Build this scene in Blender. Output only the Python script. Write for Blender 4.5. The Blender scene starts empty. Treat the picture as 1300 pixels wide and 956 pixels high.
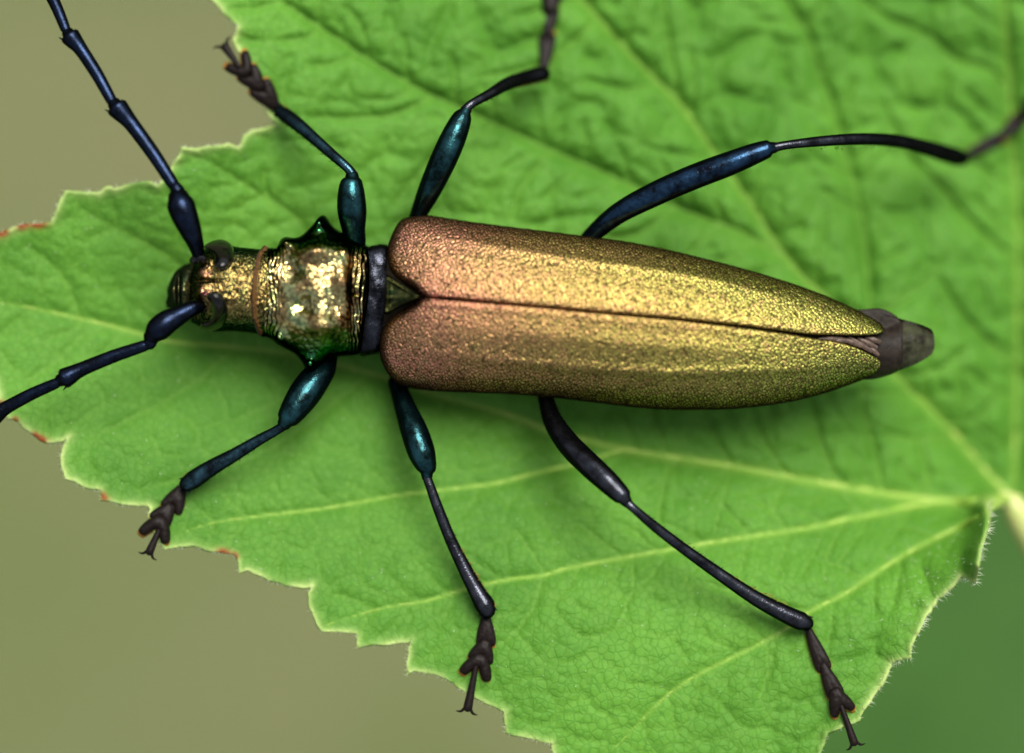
import bpy, math, random
import numpy as np
from mathutils import Vector, Matrix

random.seed(7)
RNG = np.random.default_rng(11)
SC = bpy.context.scene
COL = SC.collection

# ------------------------------------------------------------------ camera, sky, sun, exposure
D = 50.0                                   # camera height over the beetle's mid plane, 1 unit = 100 photo pixels (about 3 mm)
cam_d = bpy.data.cameras.new("camera")
cam = bpy.data.objects.new("camera", cam_d)
COL.objects.link(cam)
cam.location = (0, 0, D)
cam.rotation_euler = (0, 0, 0)
cam_d.sensor_width = 36.0
cam_d.lens = 36.0 * D / 13.0
cam_d.clip_start = 1.0
cam_d.clip_end = 20000.0
cam_d.dof.use_dof = True
cam_d.dof.focus_distance = D - 0.12
cam_d.dof.aperture_fstop = 0.039
SC.camera = cam

SUN = Vector((0.22, 0.50, 0.84)).normalized()
world = bpy.data.worlds.new("World")
SC.world = world
world.use_nodes = True
wn = world.node_tree
wn.nodes.clear()
w_out = wn.nodes.new("ShaderNodeOutputWorld")
w_bg = wn.nodes.new("ShaderNodeBackground")
w_hs = wn.nodes.new("ShaderNodeHueSaturation")
w_sky = wn.nodes.new("ShaderNodeTexSky")
w_sky.sky_type = 'NISHITA'
w_sky.sun_disc = False
w_sky.sun_elevation = math.asin(SUN.z)
w_sky.sun_rotation = math.atan2(SUN.x, SUN.y)
w_sky.dust_density = 3.0
w_hs.inputs['Saturation'].default_value = 0.35
w_bg.inputs['Strength'].default_value = 0.12
wn.links.new(w_sky.outputs[0], w_hs.inputs['Color'])
wn.links.new(w_hs.outputs[0], w_bg.inputs[0])
wn.links.new(w_bg.outputs[0], w_out.inputs[0])

sun_d = bpy.data.lights.new("sun", 'SUN')
sun_d.energy = 4.0
sun_d.angle = math.radians(38)
sun_d.color = (1.0, 0.95, 0.87)
sun = bpy.data.objects.new("sun", sun_d)
COL.objects.link(sun)
sun.rotation_euler = SUN.to_track_quat('Z', 'Y').to_euler()
sun.location = SUN * 60

SC.view_settings.view_transform = 'Standard'
SC.view_settings.look = 'None'
SC.view_settings.gamma = 1.0
SC.view_settings.exposure = 0.55
SC.render.engine = 'CYCLES'
SC.cycles.use_denoising = True
SC.cycles.max_bounces = 6
SC.cycles.caustics_reflective = False
SC.cycles.caustics_refractive = False

# ------------------------------------------------------------------ helpers: numbers
def P(px, py, z=0.0):
    k = (D - z) / D
    return Vector(((px - 650.0) / 100.0 * k, -(py - 478.0) / 100.0 * k, z))

_LAT = np.random.default_rng(3).random((256, 256))
def vnoise(x, y, s, seed=0):
    """value noise in 0..1 with cells of s pixels"""
    x = np.asarray(x, float) / s + 37.1 * seed + 1000.0
    y = np.asarray(y, float) / s + 17.7 * seed + 1000.0
    xi = np.floor(x).astype(int); yi = np.floor(y).astype(int)
    fx = x - xi; fy = y - yi
    fx = fx * fx * (3 - 2 * fx); fy = fy * fy * (3 - 2 * fy)
    g = lambda a, b: _LAT[a & 255, b & 255]
    return (g(xi, yi) * (1 - fx) + g(xi + 1, yi) * fx) * (1 - fy) + (g(xi, yi + 1) * (1 - fx) + g(xi + 1, yi + 1) * fx) * fy

def fbm(x, y, s, seed=0, o=3):
    t = 0; a = 1; n = 0
    for i in range(o):
        t = t + a * vnoise(x, y, s / 2 ** i, seed + i * 5); n += a; a *= 0.5
    return t / n

def voronoi(x, y, s, seed=0, full=False):
    """(distance to nearest cell wall in px, cell random)"""
    x = np.asarray(x, float) / s + 500; y = np.asarray(y, float) / s + 500
    xi = np.floor(x).astype(int); yi = np.floor(y).astype(int)
    f1 = np.full(x.shape, 9e9); f2 = f1.copy(); cid = np.zeros(x.shape)
    for a in (-1, 0, 1):
        for b in (-1, 0, 1):
            cx = xi + a; cy = yi + b
            jx = _LAT[(cx + seed * 13) & 255, cy & 255]; jy = _LAT[cx & 255, (cy + 91 + seed * 7) & 255]
            d = np.hypot(cx + 0.12 + 0.76 * jx - x, cy + 0.12 + 0.76 * jy - y)
            new = d < f1
            f2 = np.where(new, f1, np.minimum(f2, d))
            cid = np.where(new, jx, cid); f1 = np.where(new, d, f1)
    return ((f2 - f1) * 0.5 * s, cid, f1) if full else ((f2 - f1) * 0.5 * s, cid)

def seg_dist(x, y, line, closed=False):
    """distance to a polyline, the run 0..1 along it, the nearest point"""
    L = np.asarray(line, float)
    if closed: L = np.vstack([L, L[:1]])
    lens = np.hypot(*(L[1:] - L[:-1]).T); cum = np.concatenate([[0], np.cumsum(lens)])
    best = np.full(x.shape, 9e18); run = np.zeros(x.shape); nx = x.copy(); ny = y.copy()
    for i in range(len(L) - 1):
        ax, ay = L[i]; bx, by = L[i + 1]; dx, dy = bx - ax, by - ay
        q = dx * dx + dy * dy
        if q < 1e-12: continue
        t = np.clip(((x - ax) * dx + (y - ay) * dy) / q, 0, 1)
        cx = ax + t * dx; cy = ay + t * dy
        d = (x - cx) ** 2 + (y - cy) ** 2
        m = d < best
        best = np.where(m, d, best); nx = np.where(m, cx, nx); ny = np.where(m, cy, ny)
        run = np.where(m, (cum[i] + t * lens[i]) / cum[-1], run)
    return np.sqrt(best), run, nx, ny

def inside(x, y, poly):
    r = np.zeros(x.shape, bool); n = len(poly)
    for i in range(n):
        ax, ay = poly[i]; bx, by = poly[(i + 1) % n]
        if ay == by: continue
        c = ((ay > y) != (by > y)) & (x < (bx - ax) * (y - ay) / (by - ay) + ax)
        r ^= c
    return r

def smooth_line(pts, step=4.0, closed=False):
    """Catmull-Rom through points of any dimension"""
    Q = [np.asarray(p, float) for p in pts]
    n = len(Q); out = []
    for i in range(n if closed else n - 1):
        p1, p2 = Q[i], Q[(i + 1) % n]
        p0 = Q[i - 1] if (closed or i > 0) else 2 * p1 - p2
        p3 = Q[(i + 2) % n] if (closed or i + 2 < n) else 2 * p2 - p1
        k = max(1, int(np.linalg.norm((p2 - p1)[:2]) / step))
        for j in range(k):
            t = j / k
            out.append(0.5 * (2 * p1 + (p2 - p0) * t + (2 * p0 - 5 * p1 + 4 * p2 - p3) * t * t + (3 * p1 - p0 - 3 * p2 + p3) * t ** 3))
    if not closed: out.append(Q[-1])
    return np.array(out)

# ------------------------------------------------------------------ helpers: meshes and objects
WORLD_LOC = {}
def link(name, data, parent, loc, smooth=True):
    o = bpy.data.objects.new(name, data)
    COL.objects.link(o)
    loc = Vector(loc)
    if parent is not None:
        o.parent = parent
        o.location = loc - WORLD_LOC[parent.name]
    else:
        o.location = loc
    WORLD_LOC[o.name] = loc
    return o

def obj(name, V, F, mat, parent=None, attrs=None, smooth=True, solid=None):
    """ONE mesh object; V in world units, origin moved to its middle"""
    V = np.asarray(V, float)
    c = (V.min(0) + V.max(0)) / 2
    me = bpy.data.meshes.new(name)
    W = V - c
    F = np.asarray(F) if not isinstance(F, list) else F
    if isinstance(F, np.ndarray):
        k = F.shape[1]
        me.vertices.add(len(W)); me.vertices.foreach_set('co', W.astype(np.float32).ravel())
        me.loops.add(F.size); me.loops.foreach_set('vertex_index', F.astype(np.int32).ravel())
        me.polygons.add(len(F)); me.polygons.foreach_set('loop_start', np.arange(0, F.size, k, dtype=np.int32))
        me.update(calc_edges=True)
    else:
        me.from_pydata(W.tolist(), [], F)
    me.validate()
    if smooth: me.polygons.foreach_set('use_smooth', [True] * len(me.polygons))
    if attrs is not None:
        a = me.color_attributes.new('data', 'FLOAT_COLOR', 'POINT')
        A = np.ones((len(W), 4), np.float32); A[:, :attrs.shape[1]] = attrs
        a.data.foreach_set('color', A.ravel())
    me.materials.append(mat)
    o = link(name, me, parent, c)
    if solid:
        m = o.modifiers.new('thickness', 'SOLIDIFY'); m.thickness = solid; m.offset = -1
    return o

def empty(name, loc, parent=None, size=0.3):
    o = link(name, None, parent, loc)
    o.empty_display_size = size
    return o

def tag(o, label=None, cat=None, group=None, kind=None):
    for k, v in (('label', label), ('category', cat), ('group', group), ('kind', kind)):
        if v: o[k] = v
    return o

def patch(poly, step, pad=2):
    """grid of quads that fills a polygon, its border snapped to the outline: (X, Y, F, border, shape info)"""
    poly = np.asarray(poly, float)
    x0, y0 = poly.min(0) - pad * step; x1, y1 = poly.max(0) + pad * step
    gx = np.arange(x0, x1, step); gy = np.arange(y0, y1, step)
    X, Y = np.meshgrid(gx, gy)
    cx, cy = np.meshgrid((gx[:-1] + gx[1:]) / 2, (gy[:-1] + gy[1:]) / 2)
    K = inside(cx, cy, poly)
    cnt = np.zeros(X.shape, int)
    for a in (0, 1):
        for b in (0, 1):
            cnt[a:a + K.shape[0], b:b + K.shape[1]] += K
    used = cnt > 0; border = used & (cnt < 4)
    bx, by = X[border], Y[border]
    _, _, nx, ny = seg_dist(bx, by, poly, True)
    X[border] = nx; Y[border] = ny
    idx = -np.ones(X.shape, int); idx[used] = np.arange(used.sum())
    r, c = np.nonzero(K)
    F = np.stack([idx[r, c], idx[r + 1, c], idx[r + 1, c + 1], idx[r, c + 1]], 1)
    return X, Y, F, used, border

def poisson(used, border, step):
    inner = used & ~border
    phi = np.zeros(used.shape)
    n = min(used.shape); w = 2 / (1 + math.sin(math.pi / n))
    I, J = np.indices(used.shape)
    red = inner & ((I + J) % 2 == 0); blk = inner & ((I + J) % 2 == 1)
    sets = []
    for m in (red, blk):
        f = np.flatnonzero(m.ravel()); sets.append(f)
    p = phi.ravel(); W = used.shape[1]
    for _ in range(int(3.2 * n) + 40):
        for f in sets:
            p[f] += w * ((p[f - 1] + p[f + 1] + p[f - W] + p[f + W] + step * step) / 4 - p[f])
    return p.reshape(used.shape)

def to_world(X, Y, Z, zref):
    k = (D - zref) / D
    return np.stack([(X - 650) / 100 * k, -(Y - 478) / 100 * k, Z], 1)

def border_edges(F):
    e = {}
    for f in F:
        n = len(f)
        for i in range(n):
            a, b = int(f[i]), int(f[(i + 1) % n])
            if (b, a) in e: del e[(b, a)]
            else: e[(a, b)] = 1
    return list(e)

def inflate(name, poly, step, top, bot, mat, parent, zref=0.2, attr=None, powr=0.5):
    """closed pillow over an outline; top(n, X, Y), bot(n, X, Y) give heights, n = 0 at the outline .. 1"""
    X, Y, F, used, border = patch(poly, step)
    phi = poisson(used, border, step)
    n = (np.maximum(phi, 0) / phi.max()) ** powr
    x, y, nn, bd = X[used], Y[used], n[used], border[used]
    zt, zb = top(nn, x, y), bot(nn, x, y)
    zm = 0.5 * (zt + zb)
    zt = np.where(bd, zm, zt)
    N = len(x)
    m2 = np.where(bd, np.arange(N), 0)
    inner_ids = np.flatnonzero(~bd); m2[inner_ids] = N + np.arange(len(inner_ids))
    V = np.vstack([to_world(x, y, zt, zref), to_world(x[~bd], y[~bd], zb[~bd], zref)])
    Fb = m2[F][:, ::-1]
    A = None
    if attr is not None:
        a = attr(x, y, nn); A = np.vstack([a, a[~bd]])
    return obj(name, V, np.vstack([F, Fb]), mat, parent, A)

def tube_geo(path, radii, seg=14, flat=1.0, cap=True):
    """round tube through world points with a radius at each; flat squashes it vertically"""
    Pn = np.asarray(path, float); R = np.asarray(radii, float)
    if cap:
        def ends(p, r, q):
            d = (p - q); d /= np.linalg.norm(d) + 1e-9
            return [(p + d * r * math.sin(a), r * math.cos(a)) for a in (0.5, 0.95, 1.3, 1.52)]
        e0 = ends(Pn[0], R[0], Pn[1])[::-1]; e1 = ends(Pn[-1], R[-1], Pn[-2])
        Pn = np.vstack([[a for a, _ in e0], Pn, [a for a, _ in e1]]); R = np.concatenate([[b for _, b in e0], R, [b for _, b in e1]])
    n = len(Pn); T = np.gradient(Pn, axis=0); T /= np.linalg.norm(T, axis=1)[:, None] + 1e-12
    up = np.array([0, 0, 1.0])
    V = []
    side = None
    for i in range(n):
        s = np.cross(T[i], up)
        if np.linalg.norm(s) < 0.15: s = side if side is not None else np.array([1.0, 0, 0])
        s = s / np.linalg.norm(s); side = s
        u = np.cross(s, T[i])
        for k in range(seg):
            a = 2 * math.pi * k / seg
            V.append(Pn[i] + R[i] * (math.cos(a) * s + math.sin(a) * u * flat))
    F = []
    for i in range(n - 1):
        for k in range(seg):
            F.append((i * seg + k, i * seg + (k + 1) % seg, (i + 1) * seg + (k + 1) % seg, (i + 1) * seg + k))
    F.append(tuple(range(seg))[::-1]); F.append(tuple((n - 1) * seg + k for k in range(seg)))
    return V, F

def merge(*geos):
    V, F = [], []
    for v, f in geos:
        o = len(V); V += list(v); F += [tuple(i + o for i in q) for q in f]
    return V, F

def tube_px(pts, seg=14, flat=1.0, step=3.0, cap=True):
    """pts: (px, py, z, radius in px)"""
    S = smooth_line(pts, step)
    return tube_geo([P(a, b, c) for a, b, c, _ in S], [max(r, 0.2) / 100 for *_, r in S], seg, flat, cap)

# ------------------------------------------------------------------ materials
def mat(name):
    m = bpy.data.materials.new(name); m.use_nodes = True
    t = m.node_tree; t.nodes.clear()
    out = t.nodes.new('ShaderNodeOutputMaterial'); b = t.nodes.new('ShaderNodeBsdfPrincipled')
    t.links.new(b.outputs[0], out.inputs[0])
    return m, t, b, out

def node(t, kind, ins=None, **kw):
    n = t.nodes.new(kind)
    for k, v in kw.items(): setattr(n, k, v)
    for k, v in (ins or {}).items():
        if hasattr(v, 'is_output'): t.links.new(v, n.inputs[k])
        else: n.inputs[k].default_value = v
    return n

def ramp(t, fac, stops, interp='LINEAR'):
    n = t.nodes.new('ShaderNodeValToRGB'); n.color_ramp.interpolation = interp
    e = n.color_ramp.elements
    while len(e) < len(stops): e.new(0.5)
    for i, (p, c) in enumerate(stops):
        e[i].position = p; e[i].color = (*c, 1) if len(c) == 3 else c
    t.links.new(fac, n.inputs[0]); return n.outputs[0]

def mixc(t, fac, a, b, mode='MIX'):
    n = t.nodes.new('ShaderNodeMix'); n.data_type = 'RGBA'; n.blend_type = mode
    for s, v in ((n.inputs[0], fac), (n.inputs[6], a), (n.inputs[7], b)):
        if hasattr(v, 'is_output'): t.links.new(v, s)
        elif isinstance(v, (int, float)): s.default_value = v
        else: s.default_value = (*v, 1)
    return n.outputs[2]

def math_n(t, op, a, b=0.0, c=0.0, clamp=False):
    n = t.nodes.new('ShaderNodeMath'); n.operation = op; n.use_clamp = clamp
    for i, v in enumerate((a, b, c)):
        if hasattr(v, 'is_output'): t.links.new(v, n.inputs[i])
        else: n.inputs[i].default_value = v
    return n.outputs[0]

def coords(t): return t.nodes.new('ShaderNodeTexCoord').outputs['Object']
def noise(t, vec, scale, detail=2.0, rough=0.5, dist=0.0):
    n = node(t, 'ShaderNodeTexNoise', {'Vector': vec, 'Scale': scale, 'Detail': detail, 'Roughness': rough, 'Distortion': dist})
    return n.outputs['Fac']
def voro(t, vec, scale, feature='F1', out='Distance'):
    n = node(t, 'ShaderNodeTexVoronoi', {'Vector': vec, 'Scale': scale}, feature=feature)
    return n.outputs[out]
def bump(t, b, h, strength, dist, normal=None):
    n = node(t, 'ShaderNodeBump', {'Height': h, 'Strength': strength, 'Distance': dist})
    if normal is not None: t.links.new(normal, n.inputs['Normal'])
    if b is not None: t.links.new(n.outputs[0], b.inputs['Normal'])
    return n.outputs[0]
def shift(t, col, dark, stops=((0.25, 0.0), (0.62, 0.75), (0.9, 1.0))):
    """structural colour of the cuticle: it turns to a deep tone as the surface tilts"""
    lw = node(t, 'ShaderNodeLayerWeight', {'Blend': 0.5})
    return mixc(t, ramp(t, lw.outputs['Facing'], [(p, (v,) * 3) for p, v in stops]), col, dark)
def data_attr(t):
    a = node(t, 'ShaderNodeAttribute', attribute_name='data')
    s = node(t, 'ShaderNodeSeparateColor', {'Color': a.outputs['Color']})
    return s.outputs[0], s.outputs[1], s.outputs[2]

def leaf_material():
    m, t, b, out = mat('leaf_blade_green')
    v, mg, ru = data_attr(t)
    c = coords(t)
    n1 = noise(t, c, 0.55, 3); n2 = noise(t, c, 6.0, 4, 0.6); n3 = noise(t, c, 40.0, 2)
    g = ramp(t, n1, [(0.3, (0.038, 0.142, 0.009)), (0.7, (0.088, 0.245, 0.023))])
    g = mixc(t, math_n(t, 'MULTIPLY', n2, 0.5), g, (0.096, 0.255, 0.024))
    sp = ramp(t, n3, [(0.62, (0, 0, 0)), (0.78, (1, 1, 1))])
    g = mixc(t, math_n(t, 'MULTIPLY', sp, 0.2), g, (0.20, 0.38, 0.06))
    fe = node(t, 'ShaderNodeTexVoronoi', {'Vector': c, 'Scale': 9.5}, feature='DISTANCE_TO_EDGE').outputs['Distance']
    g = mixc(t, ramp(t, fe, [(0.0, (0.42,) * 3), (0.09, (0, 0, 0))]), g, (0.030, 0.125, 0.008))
    g = mixc(t, v, g, (0.20, 0.36, 0.05))
    g = mixc(t, mg, g, (0.42, 0.54, 0.18))
    g = mixc(t, ru, g, (0.20, 0.038, 0.008))
    t.links.new(g, b.inputs['Base Color'])
    b.inputs['Roughness'].default_value = 0.62
    b.inputs['Specular IOR Level'].default_value = 0.22
    h = math_n(t, 'ADD', math_n(t, 'MULTIPLY', n3, 0.6), math_n(t, 'MULTIPLY', noise(t, c, 15.0, 3), 1.0))
    h = math_n(t, 'ADD', h, ramp(t, fe, [(0.0, (0, 0, 0)), (0.14, (0.8,) * 3)]))
    bump(t, b, h, 0.35, 0.022)
    tr = node(t, 'ShaderNodeBsdfTranslucent', {'Color': (0.22, 0.46, 0.008, 1)})
    mx = node(t, 'ShaderNodeMixShader', {0: 0.22, 1: b.outputs[0], 2: tr.outputs[0]})
    t.links.new(mx.outputs[0], out.inputs[0])
    return m

def vein_material():
    m, t, b, out = mat('leaf_vein_pale')
    c = coords(t)
    g = ramp(t, noise(t, c, 2.5, 3), [(0.3, (0.15, 0.30, 0.025)), (0.75, (0.27, 0.37, 0.07))])
    t.links.new(g, b.inputs['Base Color']); b.inputs['Roughness'].default_value = 0.5
    b.inputs['Specular IOR Level'].default_value = 0.3
    bump(t, b, noise(t, c, 18, 3), 0.5, 0.03)
    return m

def petiole_material():
    m, t, b, out = mat('petiole_pale')
    c = coords(t)
    g = ramp(t, noise(t, c, 1.6, 3), [(0.3, (0.30, 0.40, 0.09)), (0.75, (0.44, 0.46, 0.17))])
    t.links.new(g, b.inputs['Base Color']); b.inputs['Roughness'].default_value = 0.5
    return m

def plain(name, col, rough=0.5, metal=0.0, var=0.3, scale=20.0, bmp=0.3, bd=0.02, coat=0.0, spec=0.3, col2=None):
    m, t, b, out = mat(name)
    c = coords(t)
    n = noise(t, c, scale, 4, 0.6)
    c2 = col2 or tuple(min(1, v * (1 + var)) for v in col); c1 = tuple(v * (1 - var) for v in col)
    t.links.new(ramp(t, n, [(0.3, c1), (0.7, c2)]), b.inputs['Base Color'])
    b.inputs['Roughness'].default_value = rough; b.inputs['Metallic'].default_value = metal
    b.inputs['Coat Weight'].default_value = coat; b.inputs['Specular IOR Level'].default_value = spec
    if bmp: bump(t, b, n, bmp, bd)
    return m

def leg_material(name, c_hi, c_lo, rough=0.14):
    """dark metallic cuticle with fine punctures"""
    m, t, b, out = mat(name)
    c = coords(t)
    n1 = noise(t, c, 4.5, 4, 0.65); pits = voro(t, c, 26.0)
    g = ramp(t, n1, [(0.36, c_lo), (0.68, c_hi)])
    g = shift(t, g, tuple(v * 0.6 for v in c_lo), ((0.04, 0.0), (0.30, 0.85), (0.8, 1.0)))  # sides painted darker so the highlight along the limb looks narrow
    t.links.new(g, b.inputs['Base Color'])
    b.inputs['Metallic'].default_value = 0.85
    b.inputs['Specular Tint'].default_value = (0.2, 0.25, 0.3, 1)
    t.links.new(ramp(t, noise(t, c, 30, 3), [(0.3, (rough - .06,) * 3), (0.7, (rough + .16,) * 3)]), b.inputs['Roughness'])
    h = math_n(t, 'ADD', math_n(t, 'MULTIPLY', ramp(t, pits, [(0.0, (0, 0, 0)), (0.35, (1, 1, 1))]), 1.0), noise(t, c, 45, 2))
    bump(t, b, h, 0.18, 0.011)
    return m

def elytron_material():
    m, t, b, out = mat('elytron_copper_gold')
    s, w, rim = data_attr(t)
    c = coords(t)
    warp = math_n(t, 'MULTIPLY', math_n(t, 'SUBTRACT', noise(t, c, 1.3, 3), 0.5), 0.30)
    s2 = math_n(t, 'ADD', s, warp, clamp=True)
    along = ramp(t, s2, [(0.0, (0.86, 0.26, 0.28)), (0.15, (0.84, 0.31, 0.23)), (0.33, (0.66, 0.42, 0.14)), (0.60, (0.54, 0.46, 0.105)), (0.90, (0.42, 0.50, 0.095)), (1.0, (0.30, 0.54, 0.09))])
    across = ramp(t, w, [(0.0, (0.70, 0.31, 0.18)), (0.12, (0.66, 0.45, 0.14)), (0.5, (0.54, 0.53, 0.12)), (0.78, (0.56, 0.36, 0.15)), (1.0, (0.24, 0.26, 0.07))])
    g = mixc(t, 0.36, along, across)
    fine = noise(t, c, 14.0, 3, 0.7)
    g = mixc(t, ramp(t, fine, [(0.45, (0, 0, 0)), (0.72, (0.4, 0.4, 0.4))]), g, (0.38, 0.48, 0.10))
    g = mixc(t, ramp(t, noise(t, c, 19.0, 2), [(0.52, (0, 0, 0)), (0.75, (0.7, 0.7, 0.7))]), g, (0.64, 0.25, 0.17))
    g = mixc(t, 0.06, g, (0.05, 0.03, 0.012))
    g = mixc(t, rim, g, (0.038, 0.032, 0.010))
    g = shift(t, g, (0.030, 0.021, 0.006), ((0.34, 0.0), (0.70, 0.5), (0.94, 1.0)))  # flanks darkened in the colour, in place of dark surroundings reflected there
    t.links.new(g, b.inputs['Base Color'])
    b.inputs['Metallic'].default_value = 1.0
    b.inputs['Roughness'].default_value = 0.50
    b.inputs['Specular Tint'].default_value = (0.14, 0.12, 0.06, 1)
    # fine tooth on top of the modelled granules
    bump(t, b, noise(t, c, 55, 2), 0.25, 0.012)
    return m

def pronotum_material():
    m, t, b, out = mat('pronotum_green_gold')
    ctr, _, pit = data_attr(t)          # 1 in the middle of the shield, 0 at its sides
    c = coords(t)
    n1 = noise(t, c, 3.2, 4, 0.6, 0.5)
    gold = ramp(t, n1, [(0.26, (0.06, 0.034, 0.016)), (0.38, (0.24, 0.13, 0.06)), (0.46, (0.44, 0.31, 0.125)), (0.57, (0.46, 0.45, 0.20)), (0.74, (0.26, 0.44, 0.18))])
    green = ramp(t, n1, [(0.3, (0.010, 0.070, 0.028)), (0.7, (0.06, 0.27, 0.10))])
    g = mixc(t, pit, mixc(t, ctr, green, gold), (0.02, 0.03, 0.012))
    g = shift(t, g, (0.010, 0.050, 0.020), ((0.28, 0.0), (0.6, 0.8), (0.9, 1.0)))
    t.links.new(g, b.inputs['Base Color'])
    b.inputs['Metallic'].default_value = 1.0; b.inputs['Roughness'].default_value = 0.2
    b.inputs['Specular Tint'].default_value = (0.10, 0.16, 0.10, 1)
    bump(t, b, noise(t, c, 24, 3, 0.6), 0.2, 0.02)
    return m

def head_material():
    m, t, b, out = mat('head_green_gold')
    ctr, pk, _ = data_attr(t)
    c = coords(t)
    n1 = noise(t, c, 9.0, 4, 0.65)
    gold = ramp(t, n1, [(0.3, (0.12, 0.10, 0.03)), (0.5, (0.36, 0.25, 0.09)), (0.7, (0.26, 0.28, 0.09))])
    green = ramp(t, n1, [(0.3, (0.02, 0.09, 0.03)), (0.7, (0.08, 0.24, 0.07))])
    pink = ramp(t, n1, [(0.35, (0.40, 0.12, 0.14)), (0.6, (0.70, 0.42, 0.15))])
    g = mixc(t, pk, mixc(t, ctr, green, gold), pink)
    t.links.new(g, b.inputs['Base Color'])
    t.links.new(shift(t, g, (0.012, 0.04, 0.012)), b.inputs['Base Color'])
    b.inputs['Metallic'].default_value = 1.0; b.inputs['Roughness'].default_value = 0.24
    b.inputs['Specular Tint'].default_value = (0.10, 0.16, 0.10, 1)
    mp = node(t, 'ShaderNodeMapping', {'Vector': c, 'Scale': (1.6, 0.7, 1.0)})
    bump(t, b, math_n(t, 'ADD', noise(t, mp.outputs[0], 24, 2), math_n(t, 'MULTIPLY', voro(t, mp.outputs[0], 24.0), -0.8)), 0.8, 0.035)
    return m

M_LEAF, M_VEIN, M_PET = leaf_material(), vein_material(), petiole_material()
M_ELY, M_PRO, M_HEAD = elytron_material(), pronotum_material(), head_material()
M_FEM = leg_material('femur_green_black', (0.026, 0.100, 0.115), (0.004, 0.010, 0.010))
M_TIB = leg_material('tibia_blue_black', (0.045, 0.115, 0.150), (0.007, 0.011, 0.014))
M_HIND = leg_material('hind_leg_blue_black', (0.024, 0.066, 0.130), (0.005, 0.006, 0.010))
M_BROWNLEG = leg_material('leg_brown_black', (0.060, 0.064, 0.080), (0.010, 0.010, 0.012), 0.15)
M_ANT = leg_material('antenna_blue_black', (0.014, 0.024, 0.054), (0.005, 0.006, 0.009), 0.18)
M_TAR = plain('tarsus_brown', (0.0065, 0.0042, 0.0037), 0.45, 0.0, 0.4, 22, 0.2, 0.02, spec=0.1)
M_PAD = plain('tarsal_pad_orange', (0.26, 0.115, 0.012), 0.8, 0.0, 0.3, 30, 0.5, 0.03)
M_JOINT = plain('joint_tan', (0.045, 0.03, 0.02), 0.5, 0.0, 0.4, 30, 0.3, 0.02)
M_EYE = plain('eye_black', (0.0015, 0.0013, 0.0013), 0.07, 0.0, 0.3, 70, 0.15, 0.006, coat=0.0, spec=0.3)
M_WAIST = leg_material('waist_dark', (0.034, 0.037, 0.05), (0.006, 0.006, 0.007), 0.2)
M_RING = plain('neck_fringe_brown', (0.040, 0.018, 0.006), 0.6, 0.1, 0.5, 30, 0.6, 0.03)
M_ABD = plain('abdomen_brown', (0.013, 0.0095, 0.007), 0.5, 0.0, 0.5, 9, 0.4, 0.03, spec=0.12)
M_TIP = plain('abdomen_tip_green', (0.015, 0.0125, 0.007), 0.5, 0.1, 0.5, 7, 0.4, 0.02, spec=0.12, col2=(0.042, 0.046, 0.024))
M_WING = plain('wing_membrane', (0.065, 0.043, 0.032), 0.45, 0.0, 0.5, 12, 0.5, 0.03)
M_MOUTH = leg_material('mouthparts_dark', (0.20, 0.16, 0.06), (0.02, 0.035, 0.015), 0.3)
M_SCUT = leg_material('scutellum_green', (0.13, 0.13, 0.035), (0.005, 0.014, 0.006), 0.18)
M_GOLDHAIR = plain('bristle_golden', (0.26, 0.14, 0.025), 0.5, 0.0, 0.3, 20, 0)
M_NECKHAIR = plain('neck_hair', (0.13, 0.062, 0.016), 0.6, 0.0, 0.4, 20, 0, spec=0.2)
M_DARKHAIR = plain('bristle_dark', (0.02, 0.015, 0.015), 0.4, 0.0, 0.3, 20, 0)
M_LHAIR = plain('leaf_hair_white', (0.62, 0.70, 0.50), 0.5, 0.0, 0.2, 20, 0)

# ------------------------------------------------------------------ the ground far below
def ground():
    m, t, b, out = mat('ground_dry_grass')
    c = coords(t)
    n = noise(t, c, 0.09, 3); f = noise(t, c, 0.9, 5, 0.7)
    g = ramp(t, n, [(0.25, (0.078, 0.112, 0.036)), (0.75, (0.146, 0.145, 0.076))])
    g = mixc(t, math_n(t, 'MULTIPLY', f, 0.35), g, (0.10, 0.10, 0.04))
    t.links.new(g, b.inputs['Base Color']); b.inputs['Roughness'].default_value = 0.9
    b.inputs['Specular IOR Level'].default_value = 0.1
    bump(t, b, f, 0.6, 0.6)
    n = 60; R = 3000.0
    a = np.linspace(-1, 1, n); a = np.sign(a) * np.abs(a) ** 2.5 * R
    X, Y = np.meshgrid(a, a); Z = -70 + 6 * (fbm(X * 3, Y * 3, 90, 2) - 0.5)
    I = np.arange(n * n).reshape(n, n)
    F = np.stack([I[:-1, :-1], I[:-1, 1:], I[1:, 1:], I[1:, :-1]], -1).reshape(-1, 4)
    o = obj('ground', np.stack([X.ravel(), Y.ravel(), Z.ravel()], 1), F, m)
    tag(o, 'olive brown ground far below the leaf, blurred', None, None, 'structure')
ground()

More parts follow.
